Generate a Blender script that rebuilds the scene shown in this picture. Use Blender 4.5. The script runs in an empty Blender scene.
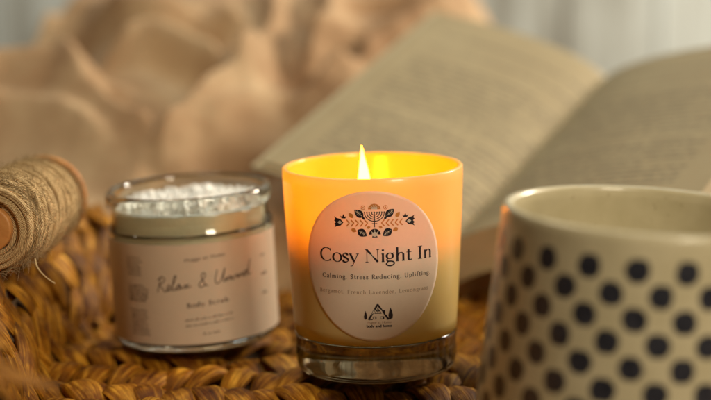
import bpy, bmesh, math, random
import numpy as np
from mathutils import Vector, Matrix, noise
from mathutils.geometry import tessellate_polygon
random.seed(7); rng = np.random.default_rng(7)
S = 0.01                      # every shape below is written in centimetres
SC = bpy.context.scene; COL = SC.collection
PI = math.pi; R = math.radians

# ------------------------------------------------------------------ objects
def mesh(name, V, F, mat=None, parent=None, uv=None, smooth=True, loc=None):
    me = bpy.data.meshes.new(name)
    V = np.asarray(V, dtype=float) * S
    me.from_pydata(V.tolist(), [], [tuple(map(int, f)) for f in F]); me.update()
    if uv is not None:
        uv = np.asarray(uv, dtype=float)
        li = np.empty(len(me.loops), dtype=np.int32); me.loops.foreach_get('vertex_index', li)
        lay = me.uv_layers.new(name='UVMap')
        lay.data.foreach_set('uv', uv[li].astype(np.float32).ravel())
    if smooth: me.polygons.foreach_set('use_smooth', [True] * len(me.polygons))
    o = bpy.data.objects.new(name, me); COL.objects.link(o)
    if mat: me.materials.append(mat)
    if parent: o.parent = parent
    if loc: o.location = Vector(loc) * S
    return o
def thing(name, label, cat, loc=(0, 0, 0), rot=(0, 0, 0), group=None):
    o = bpy.data.objects.new(name, None); COL.objects.link(o); o.empty_display_size = .01
    o.location = Vector(loc) * S; o.rotation_euler = rot
    o['label'] = label; o['category'] = cat
    if group: o['group'] = group
    return o
def tag(o, label, cat, group=None, kind=None):
    o['label'] = label; o['category'] = cat
    if group: o['group'] = group
    if kind: o['kind'] = kind
    return o
class MB:
    def __init__(s): s.V = []; s.F = []; s.U = []
    def add(s, V, F, U=None):
        b = len(s.V); s.V += [tuple(v) for v in V]; s.F += [tuple(i + b for i in f) for f in F]
        s.U += [tuple(u) for u in (U if U is not None else [(0, 0)] * len(V))]
    def build(s, name, mat, parent=None, smooth=True, loc=None):
        return mesh(name, s.V, s.F, mat, parent, s.U, smooth, loc)
def lathe(prof, n=128, closed=False, uvz=False):
    """prof: list of (r,z), outside going up then inside going down; closed joins the ends"""
    V = []; F = []; U = []
    m = len(prof)
    for i in range(n + 1):
        a = 2 * PI * i / n
        for (r, z) in prof:
            V.append((r * math.cos(a), r * math.sin(a), z)); U.append((i / n, z))
    for i in range(n):
        for j in range(m if closed else m - 1):
            k = (j + 1) % m
            F.append((i * m + j, (i + 1) * m + j, (i + 1) * m + k, i * m + k))
    return V, F, U
def weld(o, d=1e-6):
    bm = bmesh.new(); bm.from_mesh(o.data)
    bmesh.ops.remove_doubles(bm, verts=bm.verts, dist=d)
    bmesh.ops.recalc_face_normals(bm, faces=bm.faces)
    bm.to_mesh(o.data); bm.free()
def smoothprof(pts, k=4):
    """Catmull-Rom through the points"""
    P = [Vector(p) for p in pts]; P = [P[0] * 2 - P[1]] + P + [P[-1] * 2 - P[-2]]; out = []
    for i in range(1, len(P) - 2):
        for j in range(k):
            t = j / k; a, b, c, d = P[i - 1], P[i], P[i + 1], P[i + 2]
            out.append(.5 * ((2 * b) + (c - a) * t + (2 * a - 5 * b + 4 * c - d) * t * t + (3 * b - a - 3 * c + d) * t ** 3))
    out.append(P[-2]); return out
def roundprof(pts, r=.1, k=4):
    """polyline with rounded corners"""
    out = [pts[0]]
    for i in range(1, len(pts) - 1):
        p = Vector(pts[i]); a = Vector(pts[i - 1]) - p; b = Vector(pts[i + 1]) - p
        q = min(r, a.length * .45, b.length * .45)
        p0 = p + a.normalized() * q; p1 = p + b.normalized() * q
        for j in range(k + 1):
            t = j / k; out.append(tuple(p0 * (1 - t) ** 2 + p * 2 * t * (1 - t) + p1 * t * t))
    out.append(pts[-1]); return out

# ------------------------------------------------------------------ materials
def mat(name):
    m = bpy.data.materials.new(name); m.use_nodes = True; m.node_tree.nodes.clear()
    return m
class N:
    def __init__(s, m): s.t = m.node_tree; s.out = s.add('ShaderNodeOutputMaterial')
    def add(s, t, **k):
        n = s.t.nodes.new(t)
        for a, v in k.items():
            if hasattr(n, a): setattr(n, a, v)
            else: s.set(n, a.replace('_', ' '), v)
        return n
    def set(s, n, i, v):
        i = n.inputs[i]
        if isinstance(v, bpy.types.NodeSocket): s.t.links.new(v, i)
        elif isinstance(v, bpy.types.Node): s.t.links.new(v.outputs[0], i)
        else:
            if i.type == 'RGBA' and len(v) == 3: v = (*v, 1)
            i.default_value = v
    def math(s, op, a, b=0, c=None):
        n = s.t.nodes.new('ShaderNodeMath'); n.operation = op; s.set(n, 0, a); s.set(n, 1, b)
        if c is not None: s.set(n, 2, c)
        return n.outputs[0]
    def noise(s, vec, scale, detail=3, rough=.5, dist=0):
        n = s.t.nodes.new('ShaderNodeTexNoise')
        if vec is not None: s.set(n, 'Vector', vec)
        s.set(n, 'Scale', scale); s.set(n, 'Detail', detail); s.set(n, 'Roughness', rough); s.set(n, 'Distortion', dist)
        return n.outputs[0]
    def mapping(s, vec, scale=(1, 1, 1), rot=(0, 0, 0)):
        n = s.t.nodes.new('ShaderNodeMapping'); s.set(n, 'Vector', vec)
        n.inputs['Scale'].default_value = scale; n.inputs['Rotation'].default_value = rot
        return n.outputs[0]
    def ramp(s, fac, stops):
        n = s.t.nodes.new('ShaderNodeValToRGB'); s.set(n, 0, fac); e = n.color_ramp.elements
        while len(e) < len(stops): e.new(.5)
        for k, (p, c) in zip(e, stops): k.position = p; k.color = (*c, 1) if len(c) == 3 else c
        return n.outputs[0]
    def mix(s, f, a, b):
        n = s.t.nodes.new('ShaderNodeMix'); n.data_type = 'RGBA'; s.set(n, 0, f); s.set(n, 6, a); s.set(n, 7, b); return n.outputs[2]
    def smix(s, f, a, b):
        n = s.t.nodes.new('ShaderNodeMixShader'); s.set(n, 0, f); s.set(n, 1, a); s.set(n, 2, b); return n.outputs[0]
    def bump(s, h, strength=.3, dist=.001):
        n = s.t.nodes.new('ShaderNodeBump'); s.set(n, 'Height', h); s.set(n, 'Strength', strength); s.set(n, 'Distance', dist); return n.outputs[0]
    def pbr(s, **k):
        n = s.t.nodes.new('ShaderNodeBsdfPrincipled')
        for a, v in k.items(): s.set(n, a.replace('_', ' '), v)
        return n.outputs[0]
    def obj(s): return s.add('ShaderNodeTexCoord').outputs['Object']
    def uv(s): return s.add('ShaderNodeTexCoord').outputs['UV']
    def end(s, sh): s.t.links.new(sh, s.out.inputs[0])

def m_plain(name, col, rough=.6, bump=0, bscale=400, var=0, **k):
    m = mat(name); n = N(m); c = col
    o = n.obj()
    if var:
        f = n.noise(o, bscale * .25, 4)
        c = n.mix(f, tuple(x * (1 - var) for x in col), tuple(min(1, x * (1 + var)) for x in col))
    kw = dict(Base_Color=c, Roughness=rough, **k)
    if bump: kw['Normal'] = n.bump(n.noise(o, bscale, 4), bump, .0005)
    n.end(n.pbr(**kw)); return m

def m_glass(name, col=(1, 1, 1), rough=0.0):
    m = mat(name); n = N(m)
    n.end(n.pbr(Base_Color=col, Roughness=rough, IOR=1.5, Transmission_Weight=1.0)); return m

def m_frost():
    m = mat('frosted_glass'); n = N(m)
    tr = n.add('ShaderNodeBsdfTranslucent'); n.set(tr, 0, (.96, .82, .12))
    o = n.obj()
    p = n.pbr(Base_Color=(.82, .70, .33), Roughness=n.math('MULTIPLY_ADD', n.noise(o, 60), .15, .24), IOR=1.5, Coat_Weight=.3, Coat_Roughness=.06,
              Normal=n.bump(n.noise(o, 1500, 2), .04, .0003))
    n.end(n.smix(.47, p, tr.outputs[0])); return m

def m_frost_in():
    m = mat('frosted_glass_inside'); n = N(m)
    tr = n.add('ShaderNodeBsdfTranslucent'); n.set(tr, 0, (.96, .82, .12))
    p = n.pbr(Base_Color=(.74, .58, .06), Roughness=.5, IOR=1.5, Coat_Weight=1.0, Coat_Roughness=.13)
    n.end(n.smix(.5, p, tr.outputs[0])); return m

def m_paper_label(name, col, trans=.35, rough=.45):
    m = mat(name); n = N(m); o = n.obj()
    c = n.mix(n.noise(o, 700, 5), tuple(x * .93 for x in col), col)
    tr = n.add('ShaderNodeBsdfTranslucent'); n.set(tr, 0, (.95, .66, .14))
    p = n.pbr(Base_Color=c, Roughness=rough, Normal=n.bump(n.noise(o, 2500, 3), .12, .0002))
    n.end(n.smix(trans, p, tr.outputs[0])); return m

def m_weave():
    m = mat('dried_seagrass'); n = N(m); uv = n.uv()
    st = n.noise(n.mapping(uv, (.5, 20, 1)), 1.0, 5, .62)
    blot = n.noise(n.mapping(uv, (.55, 1.6, 1)), 1.0, 4, .6)
    c1 = n.ramp(st, [(.30, (.09, .030, .002)), (.48, (.26, .100, .004)), (.66, (.62, .34, .04))])
    c2 = n.ramp(blot, [(.36, (.34, .22, .10)), (.50, (.85, .76, .62)), (.62, (1.35, 1.3, 1.2))])
    mu = n.add('ShaderNodeMix', data_type='RGBA', blend_type='MULTIPLY'); n.set(mu, 0, 1.0); n.set(mu, 6, c1); n.set(mu, 7, c2)
    fib = n.noise(n.mapping(uv, (1.2, 90, 1)), 1.0, 3, .6)
    h = n.math('ADD', n.math('MULTIPLY', st, .8), n.math('MULTIPLY', fib, .35))
    n.end(n.pbr(Base_Color=mu.outputs[2], Roughness=.5, Specular_IOR_Level=.14, Normal=n.bump(h, .65, .0012))); return m

def m_twine():
    m = mat('jute_twine'); n = N(m); uv = n.uv()
    tw = n.add('ShaderNodeTexWave', wave_type='BANDS', bands_direction='DIAGONAL')
    n.set(tw, 'Vector', n.mapping(uv, (1.0, 3.0, 1))); n.set(tw, 'Scale', 2.2); n.set(tw, 'Distortion', 1.5); n.set(tw, 'Detail', 3)
    f = n.math('ADD', n.math('MULTIPLY', tw.outputs['Fac'], .5), n.math('MULTIPLY', n.noise(n.mapping(uv, (1.5, 6, 1)), 2, 4), .5))
    c = n.ramp(f, [(.25, (.20, .10, .03)), (.5, (.58, .38, .16)), (.78, (.90, .68, .38))])
    n.end(n.pbr(Base_Color=c, Roughness=.85, Normal=n.bump(f, .8, .0006))); return m

def m_wood(name, a, b, scale=(60, 60, 6), rough=.5):
    m = mat(name); n = N(m); o = n.obj()
    g = n.noise(n.mapping(o, scale), 1, 6, .6, .4)
    n.end(n.pbr(Base_Color=n.ramp(g, [(.3, a), (.7, b)]), Roughness=rough, Normal=n.bump(g, .3, .0006))); return m

def m_wall():
    m = mat('whitewashed_boards'); n = N(m); o = n.obj()
    g = n.noise(n.mapping(o, (36, 1, 1.6)), 1, 6, .55, .35)
    g2 = n.noise(n.mapping(o, (12, 1, 5)), 1, 4, .55)
    f = n.math('ADD', n.math('MULTIPLY', g, .75), n.math('MULTIPLY', g2, .35))
    c = n.ramp(f, [(.42, (.20, .185, .155)), (.53, (.40, .415, .385)), (.62, (.60, .65, .64))])
    n.end(n.pbr(Base_Color=c, Roughness=.75, Normal=n.bump(f, .3, .001))); return m

def m_cloth():
    m = mat('muslin'); n = N(m); o = n.obj()
    f = n.noise(o, 14, 4, .55)
    c = n.ramp(f, [(.34, (.23, .120, .050)), (.5, (.34, .205, .103)), (.66, (.47, .325, .185))])
    w = n.noise(o, 900, 2, .5)
    cr = n.noise(o, 60, 5, .6)
    h = n.math('ADD', n.math('MULTIPLY', w, .12), cr)
    n.end(n.pbr(Base_Color=c, Roughness=.9, Sheen_Weight=.15, Sheen_Roughness=.5, Sheen_Tint=(1, .85, .7), Normal=n.bump(h, .5, .004))); return m

def m_page():
    """printed page: UV x runs across the page (cm), UV y up the page (cm)"""
    m = mat('printed_page'); n = N(m); uv = n.uv()
    sp = n.add('ShaderNodeSeparateXYZ'); n.set(sp, 0, uv); u, v = sp.outputs[0], sp.outputs[1]
    pitch = .56
    row = n.math('FLOOR', n.math('DIVIDE', v, pitch)); fr = n.math('FRACT', n.math('DIVIDE', v, pitch))
    ink_row = n.math('LESS_THAN', n.math('ABSOLUTE', n.math('SUBTRACT', fr, .5)), .20)
    cb = n.add('ShaderNodeCombineXYZ'); n.set(cb, 0, n.math('MULTIPLY', u, 2.4)); n.set(cb, 1, n.math('MULTIPLY', row, 7.31))
    words = n.math('GREATER_THAN', n.noise(cb.outputs[0], 1.0, 1), .43)
    cb2 = n.add('ShaderNodeCombineXYZ'); n.set(cb2, 0, n.math('MULTIPLY', u, 22)); n.set(cb2, 1, n.math('MULTIPLY', v, 16))
    letters = n.math('GREATER_THAN', n.noise(cb2.outputs[0], 1.0, 2), .36)
    # blank line now and then, between paragraphs
    cb3 = n.add('ShaderNodeCombineXYZ'); n.set(cb3, 0, row)
    wn = n.add('ShaderNodeTexWhiteNoise', noise_dimensions='3D'); n.set(wn, 'Vector', cb3.outputs[0])
    para = n.math('GREATER_THAN', wn.outputs[0], .2)
    endl = n.math('ADD', 7.6, n.math('MULTIPLY', n.math('GREATER_THAN', wn.outputs[0], .75), -2.6))
    inside = n.math('MULTIPLY', n.math('GREATER_THAN', u, 1.5), n.math('LESS_THAN', u, n.math('ADD', endl, 4.2)))
    inv = n.math('MULTIPLY', n.math('GREATER_THAN', v, 1.6), n.math('LESS_THAN', v, 18.6))
    f = n.math('MULTIPLY', n.math('MULTIPLY', ink_row, words), n.math('MULTIPLY', letters, para))
    f = n.math('MULTIPLY', f, n.math('MULTIPLY', inside, inv))
    f = n.math('MULTIPLY', f, .58)
    o = n.obj()
    c0 = n.ramp(n.noise(o, 18, 4), [(.3, (.30, .235, .13)), (.7, (.365, .295, .17))])
    c = n.mix(f, c0, (.05, .04, .03))
    tr = n.add('ShaderNodeBsdfTranslucent'); n.set(tr, 0, (.6, .5, .33))
    p = n.pbr(Base_Color=c, Roughness=.75, Normal=n.bump(n.noise(o, 600, 3), .1, .0004))
    n.end(n.smix(.08, p, tr.outputs[0])); return m

def m_pageedge():
    m = mat('page_edges'); n = N(m); uv = n.uv()
    g = n.noise(n.mapping(uv, (.6, 55, 1)), 1, 3, .6)
    n.end(n.pbr(Base_Color=n.ramp(g, [(.3, (.40, .31, .18)), (.65, (.64, .54, .37))]), Roughness=.85, Normal=n.bump(g, .5, .0006))); return m

def m_mug():
    m = mat('glazed_stoneware'); n = N(m); uv = n.uv(); o = n.obj()
    sp = n.add('ShaderNodeSeparateXYZ'); n.set(sp, 0, uv); u, v = sp.outputs[0], sp.outputs[1]
    rowh = .835
    t = n.math('DIVIDE', n.math('SUBTRACT', 8.70, v), rowh)
    i = n.math('FLOOR', t); fy = n.math('SUBTRACT', n.math('FRACT', t), .5)
    odd = n.math('MULTIPLY', n.math('MODULO', n.math('ADD', i, 100), 2), .5)
    fx = n.math('SUBTRACT', n.math('FRACT', n.math('ADD', n.math('ADD', n.math('MULTIPLY', u, 20), odd), .145)), .5)
    wob = n.math('MULTIPLY', n.math('SUBTRACT', n.noise(o, 140, 2), .5), .35)
    dx = n.math('DIVIDE', n.math('MULTIPLY', fx, 1.72), .44); dy = n.math('DIVIDE', n.math('MULTIPLY', fy, rowh), .47)
    d = n.math('ADD', n.math('SQRT', n.math('ADD', n.math('MULTIPLY', dx, dx), n.math('MULTIPLY', dy, dy))), wob)
    k = n.add('ShaderNodeMapRange', interpolation_type='SMOOTHSTEP'); n.set(k, 0, d); n.set(k, 1, .88); n.set(k, 2, 1.08); n.set(k, 3, 1.0); n.set(k, 4, 0.0)
    lim = n.math('MULTIPLY', n.math('GREATER_THAN', t, 0), n.math('LESS_THAN', v, 50))
    k2 = n.math('MULTIPLY', k.outputs[0], lim)
    body = n.ramp(n.noise(o, 90, 5, .6), [(.3, (.47, .41, .255)), (.7, (.55, .485, .32))])
    speck = n.math('GREATER_THAN', n.noise(o, 420, 2, .5), .70)
    body = n.mix(n.math('MULTIPLY', speck, .35), body, (.25, .17, .09))
    ink = n.ramp(n.noise(o, 300, 3), [(.3, (.014, .015, .022)), (.7, (.035, .035, .045))])
    n.end(n.pbr(Base_Color=n.mix(k2, body, ink), Roughness=.33, Coat_Weight=.35, Coat_Roughness=.1, Normal=n.bump(n.noise(o, 50, 3), .12, .001))); return m

def m_wax():
    m = mat('soy_wax'); n = N(m)
    # solid wax below, turning into clear melted wax towards the top of the pool
    sp = n.add('ShaderNodeSeparateXYZ'); n.set(sp, 0, n.obj())
    k = n.add('ShaderNodeMapRange', interpolation_type='SMOOTHSTEP'); n.set(k, 0, sp.outputs[2]); n.set(k, 1, .045); n.set(k, 2, .068); n.set(k, 3, 0.0); n.set(k, 4, .93)
    p = n.pbr(Base_Color=(.88, .80, .62), Roughness=.4, Subsurface_Weight=1.0, Subsurface_Radius=(1, .55, .25), Subsurface_Scale=.014)
    t = n.add('ShaderNodeBsdfTransparent'); n.set(t, 0, (1, .96, .85))
    n.end(n.smix(k.outputs[0], p, t.outputs[0])); return m

def m_flame():
    m = mat('flame'); n = N(m); o = n.obj()
    sp = n.add('ShaderNodeSeparateXYZ'); n.set(sp, 0, o)
    e = n.add('ShaderNodeEmission')
    c = n.ramp(n.math('DIVIDE', sp.outputs[2], .03), [(0, (1, .18, .004)), (.25, (1, .235, .006)), (.85, (1, .235, .006)), (1, (1, .14, .003))])
    n.set(e, 0, c); n.set(e, 1, FLAME)
    lw = n.add('ShaderNodeLayerWeight'); n.set(lw, 0, .5); t = n.add('ShaderNodeBsdfTransparent')
    k = n.math('POWER', lw.outputs['Facing'], 2.2)
    n.end(n.smix(k, e.outputs[0], t.outputs[0])); return m
FLAME = 128
M = dict(
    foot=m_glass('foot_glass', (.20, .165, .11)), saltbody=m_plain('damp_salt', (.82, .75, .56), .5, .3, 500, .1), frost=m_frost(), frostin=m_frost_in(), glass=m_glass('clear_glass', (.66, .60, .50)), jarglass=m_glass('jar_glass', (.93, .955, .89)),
    label=m_paper_label('label_paper', (.88, .78, .66), .28), ink=m_plain('label_ink', (.012, .008, .014), .5),
    orange=m_plain('orange_ink', (.62, .22, .04), .5), tan=m_plain('tan_ink', (.36, .24, .15), .5),
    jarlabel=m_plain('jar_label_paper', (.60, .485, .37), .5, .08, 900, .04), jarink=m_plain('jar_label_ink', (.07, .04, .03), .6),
    weave=m_weave(), twine=m_twine(), core=m_wood('spool_wood', (.42, .15, .03), (.66, .32, .10)),
    wall=m_wall(), cloth=m_cloth(), page=m_page(), pedge=m_pageedge(), cover=m_plain('book_cover', (.42, .34, .20), .5),
    mug=m_mug(), wax=m_wax(), wick=m_plain('wick', (.02, .015, .01), .9), flame=m_flame(),
    salt=m_plain('salt', (.88, .88, .86), .35, .2, 900, 0, Subsurface_Weight=.4, Subsurface_Radius=(1, 1, 1), Subsurface_Scale=.002),
    table=m_wood('dark_table', (.07, .035, .015), (.13, .07, .03), (8, 60, 60), .45),
    straw=m_plain('straw', (.42, .28, .11), .5),
)

# ------------------------------------------------------------------ camera
CAMZ = 21.5; PITCH = 9.9; FPX = 1835.0
cam = bpy.data.cameras.new('Camera'); co = bpy.data.objects.new('Camera', cam); COL.objects.link(co); SC.camera = co
co.location = (0, 0, CAMZ * S); co.rotation_euler = (R(90 - PITCH), 0, 0)
cam.sensor_width = 36; cam.lens = 36 * FPX / 711; cam.clip_start = .02; cam.clip_end = 50
cam.dof.use_dof = True; cam.dof.focus_distance = .776; cam.dof.aperture_fstop = cam.lens / 22; cam.dof.aperture_blades = 0

# ------------------------------------------------------------------ lettering: a little high-contrast serif alphabet
def arc(cx, cy, rx, ry, a0, a1, n=18):
    return [(cx + rx * math.cos(R(a0 + (a1 - a0) * i / n)), cy + ry * math.sin(R(a0 + (a1 - a0) * i / n))) for i in range(n + 1)]
def sp(*p): return [tuple(q) for q in smoothprof(p, 6)]
XH = .46; CAP = .70; AS = .76
def stem(x, y0, y1, s0=True, s1=True, w='T', sl=.07):
    r = [('s', [(x, y0), (x, y1)], w)]
    if s0: r.append(('s', [(x - sl, y0 + .01), (x + sl, y0 + .01)], 't'))
    if s1 == 'l': r.append(('s', [(x - sl, y1 - .03), (x, y1 - .005)], 't'))
    elif s1: r.append(('s', [(x - sl, y1 - .01), (x + sl, y1 - .01)], 't'))
    return r
def bow(x0, x1): return [('c', sp((x0, .30), (x0 + (x1 - x0) * .35, .43), (x0 + (x1 - x0) * .7, .455), (x1 - .01, .38), (x1, .28), (x1, .12)), None)]
G = {
 'C': (.70, [('c', arc(.37, .35, .32, .36, 48, 312, 30), None), ('s', [(.60, .70), (.60, .53)], 't'), ('s', [(.60, .0), (.60, .15)], 't')]),
 'o': (.50, [('c', arc(.25, .23, .215, .24, 0, 360, 30), None)]),
 's': (.37, [('c', sp((.29, .36), (.26, .43), (.17, .465), (.07, .41), (.08, .31), (.18, .235), (.29, .16), (.30, .05), (.18, -.012), (.08, .02), (.045, .11)), 'S')]),
 'S': (.50, [('c', sp((.40, .55), (.36, .66), (.24, .71), (.10, .63), (.10, .48), (.25, .36), (.40, .25), (.42, .09), (.26, -.01), (.12, .03), (.06, .17)), 'S')]),
 'y': (.46, [('s', [(.05, .45), (.24, .02)], 'T'), ('c', sp((.42, .45), (.24, .0), (.15, -.19), (.05, -.22)), 't'), ('s', [(-.01, .45), (.13, .45)], 't'), ('s', [(.34, .45), (.48, .45)], 't')]),
 'N': (.78, stem(.13, 0, .7, True, False, 't') + [('s', [(.12, .69), (.65, .01)], 'T'), ('s', [(.03, .69), (.14, .69)], 't')] + stem(.65, 0, .7, False, True, 't')),
 'i': (.24, stem(.12, 0, XH, True, 'l') + [('s', [(.12, .60), (.12, .68)], 'T')]),
 'g': (.46, [('c', arc(.21, .31, .15, .155, 0, 360, 24), None), ('c', sp((.12, .18), (.06, .10), (.12, .03), (.28, .02), (.40, -.03), (.41, -.13), (.30, -.215), (.15, -.215), (.04, -.14), (.08, -.04), (.14, .02)), 'M'), ('c', sp((.33, .40), (.38, .46), (.44, .45)), 't')]),
 'h': (.54, stem(.12, 0, AS, True, 'l') + bow(.12, .42) + stem(.42, 0, .2, True, False)),
 'n': (.54, stem(.12, 0, XH, True, 'l') + bow(.12, .42) + stem(.42, 0, .2, True, False)),
 'm': (.82, stem(.12, 0, XH, True, 'l') + bow(.12, .40) + stem(.40, 0, .2, True, False) + bow(.40, .69) + stem(.69, 0, .2, True, False)),
 't': (.33, [('c', sp((.15, .60), (.15, .3), (.15, .09), (.21, .0), (.31, .05)), None), ('s', [(.04, .45), (.30, .45)], 't')]),
 'I': (.34, stem(.17, 0, .7, sl=.12)),
 'a': (.45, [('c', sp((.08, .36), (.13, .44), (.22, .46), (.32, .40), (.33, .28), (.33, .08), (.37, .01), (.43, .03)), None), ('c', sp((.33, .28), (.16, .23), (.06, .13), (.10, .01), (.20, .0), (.33, .10)), None)]),
 'l': (.25, stem(.12, 0, AS, True, 'l')),
 'r': (.37, stem(.12, 0, XH, True, 'l') + [('c', sp((.12, .28), (.19, .42), (.28, .46), (.33, .42)), 'M')]),
 'e': (.44, [('c', sp((.06, .26), (.38, .26), (.36, .40), (.23, .47), (.09, .38), (.05, .22), (.10, .05), (.23, -.01), (.38, .07)), None)]),
 'd': (.52, [('c', arc(.22, .23, .18, .24, 50, 310, 22), None)] + stem(.40, 0, AS, True, 'l')),
 'c': (.42, [('c', arc(.24, .23, .19, .24, 50, 310, 22), None)]),
 'u': (.52, [('c', sp((.11, .45), (.11, .15), (.16, .02), (.28, .01), (.40, .12)), None)] + stem(.40, 0, XH, True, 'l') + [('s', [(.04, .45), (.12, .45)], 't')]),
 'p': (.51, stem(.12, -.22, XH, True, 'l') + [('c', arc(.28, .23, .18, .24, 130, -130, 22), None)]),
 'b': (.51, stem(.12, 0, AS, False, 'l') + [('c', arc(.28, .23, .18, .24, 130, -130, 22), None)]),
 'f': (.33, [('c', sp((.36, .70), (.28, .76), (.17, .70), (.15, .55), (.15, .2), (.15, 0)), None), ('s', [(.05, .45), (.29, .45)], 't'), ('s', [(.07, .01), (.24, .01)], 't')]),
 'v': (.45, [('s', [(.04, .45), (.22, .01)], 'T'), ('s', [(.40, .45), (.22, .01)], 't'), ('s', [(-.01, .45), (.11, .45)], 't'), ('s', [(.33, .45), (.46, .45)], 't')]),
 'R': (.62, stem(.14, 0, .7) + [('c', sp((.14, .69), (.35, .69), (.45, .60), (.44, .44), (.32, .36), (.14, .36)), None), ('s', [(.28, .36), (.58, .01)], 'T')]),
 'U': (.68, [('c', sp((.13, .69), (.13, .25), (.20, .04), (.36, -.01), (.50, .06), (.56, .25), (.56, .69)), None), ('s', [(.04, .69), (.22, .69)], 't'), ('s', [(.48, .69), (.64, .69)], 't')]),
 'B': (.60, stem(.14, 0, .7) + [('c', sp((.14, .69), (.33, .69), (.41, .58), (.39, .43), (.27, .37), (.14, .37)), None), ('c', sp((.27, .37), (.43, .33), (.50, .19), (.42, .04), (.28, .01), (.14, .01)), None)]),
 'F': (.54, stem(.14, 0, .7) + [('s', [(.14, .69), (.50, .69)], 't'), ('s', [(.50, .69), (.50, .56)], 't'), ('s', [(.14, .37), (.40, .37)], 't')]),
 'L': (.54, stem(.14, 0, .7) + [('s', [(.14, .01), (.50, .01)], 't'), ('s', [(.50, .01), (.50, .16)], 't')]),
 'H': (.74, stem(.14, 0, .7) + stem(.60, 0, .7) + [('s', [(.14, .36), (.60, .36)], 't')]),
 '.': (.22, [('s', [(.08, .0), (.08, .09)], 'T')]),
 ',': (.22, [('s', [(.09, .09), (.05, -.08)], 'M')]),
 '&': (.70, [('c', sp((.62, .32), (.50, .08), (.30, -.01), (.10, .08), (.12, .24), (.34, .42), (.38, .60), (.27, .70), (.16, .60), (.22, .42), (.44, .15), (.62, .0)), None)]),
 ' ': (.27, []),
}
def stroke_poly(pts, wfun):
    """quads along a polyline"""
    Q = []; n = len(pts); L = []
    for i in range(n):
        a = Vector(pts[max(0, i - 1)]); b = Vector(pts[min(n - 1, i + 1)]); d = b - a
        if d.length < 1e-9: d = Vector((1, 0))
        d.normalize(); nn = Vector((-d.y, d.x)); w = wfun(d) / 2; p = Vector(pts[i])
        L.append((p + nn * w, p - nn * w))
    for i in range(n - 1): Q.append([L[i][0], L[i][1], L[i + 1][1], L[i + 1][0]])
    return Q
def text2d(s, size, T=.085, t=.022, track=0.0):
    """returns quads (2D) and total width"""
    x = 0; Q = []
    for ch in s:
        adv, st = G[ch]
        for (k, pts, w) in st:
            if w == 'T': f = lambda d: T
            elif w == 't': f = lambda d: t
            elif w == 'M': f = lambda d: t + (T - t) * .55 * abs(d.x if abs(d.x) > .5 else d.y)
            elif w == 'S': f = lambda d: t + (T - t) * (abs(d.x * .7 - d.y * .7)) ** 1.2
            else: f = lambda d: t + (T - t) * abs(d.y) ** 1.5
            for q in stroke_poly(pts, f): Q.append([(x + p.x, p.y) for p in q])
        x += adv + track
    x -= track
    return [[(a * size, b * size) for a, b in q] for q in Q], x * size
def disc2(cx, cy, rx, ry, n=16, rot=0):
    c, s = math.cos(rot), math.sin(rot)
    return [(cx + rx * math.cos(2 * PI * i / n) * c - ry * math.sin(2 * PI * i / n) * s, cy + rx * math.cos(2 * PI * i / n) * s + ry * math.sin(2 * PI * i / n) * c) for i in range(n)]
def leaf2(cx, cy, l, w, rot, n=8):
    """pointed leaf polygon, tip towards rot"""
    P = []
    for i in range(n + 1):
        t = i / n; P.append((l * (t - .5), w * math.sin(PI * t) ** .8 * (1.25 - .5 * t)))
    for i in range(n - 1, 0, -1):
        t = i / n; P.append((l * (t - .5), -w * math.sin(PI * t) ** .8 * (1.25 - .5 * t)))
    c, s = math.cos(rot), math.sin(rot)
    return [(cx + x * c - y * s, cy + x * s + y * c) for x, y in P]
def line2(x0, y0, x1, y1, w):
    return stroke_poly([(x0, y0), (x1, y1)], lambda d: w)
def wrap(mb, polys, Rf, off, th0=0.0, z0=0.0):
    """lay flat polygons (arc length, height) round a cylinder, facing -y at angle th0"""
    for P in polys:
        P = [(p[0], p[1]) for p in P]
        A = sum(P[i][0] * P[(i + 1) % len(P)][1] - P[(i + 1) % len(P)][0] * P[i][1] for i in range(len(P)))
        if A < 0: P = P[::-1]
        V = []
        for (u, v) in P:
            z = z0 + v; r = Rf(z) + off; a = th0 + u / Rf(z); V.append((r * math.sin(a), -r * math.cos(a), z))
        if len(P) > 4:
            T = tessellate_polygon([[Vector((x, y, 0)) for x, y in P]])
            mb.add(V, [t if (P[t[1]][0]-P[t[0]][0])*(P[t[2]][1]-P[t[0]][1])-(P[t[2]][0]-P[t[0]][0])*(P[t[1]][1]-P[t[0]][1]) > 0 else t[::-1] for t in T])
        else: mb.add(V, [tuple(range(len(P)))])
def curved_sheet(mb, inside, Rf, off, thick, ulim, vlim, nu, nv, z0=0, th0=0):
    pass

# ------------------------------------------------------------------ candle
candle = thing('scented_candle', 'lit candle in a frosted glass tumbler with an oval label reading Cosy Night In', 'candle', (.95, 80, .02), (0, R(-1.3), R(0)))
def RC(z): return 3.60 + (z - 1.6) * .0535 + .03 * math.sin(max(0, min(1, (z - 1.6) / 7.5)) * PI)
zt = 9.10; wt = .24
prof = [(RC(1.78 + (zt - 1.78) * i / 14), 1.78 + (zt - 1.78) * i / 14) for i in range(15)]
prof[-1] = (RC(zt) - .02, zt - .06)
prof += [(RC(zt) - .06, zt - .015), (RC(zt) - wt / 2, zt), (RC(zt) - wt + .05, zt - .015), (RC(zt) - wt, zt - .07)]
prof += [(RC(zt - .2 - (zt - 2.3) * i / 12) - wt, zt - .2 - (zt - 2.3) * i / 12) for i in range(13)]
prof += [(3.1, 1.94), (2.5, 1.92), (.0001, 1.92)]
prof = [(.0001, 1.78), (2.0, 1.78), (3.3, 1.78)] + prof
V, F, U = lathe(prof, 160); o = mesh('glass_wall', V, F, M['frost'], candle, U); weld(o)
o.data.materials.append(M['frostin'])
for p in o.data.polygons:
    c = p.center / S
    if c.z > 2 and math.hypot(c.x, c.y) < RC(c.z) - wt * .8: p.material_index = 1
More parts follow.
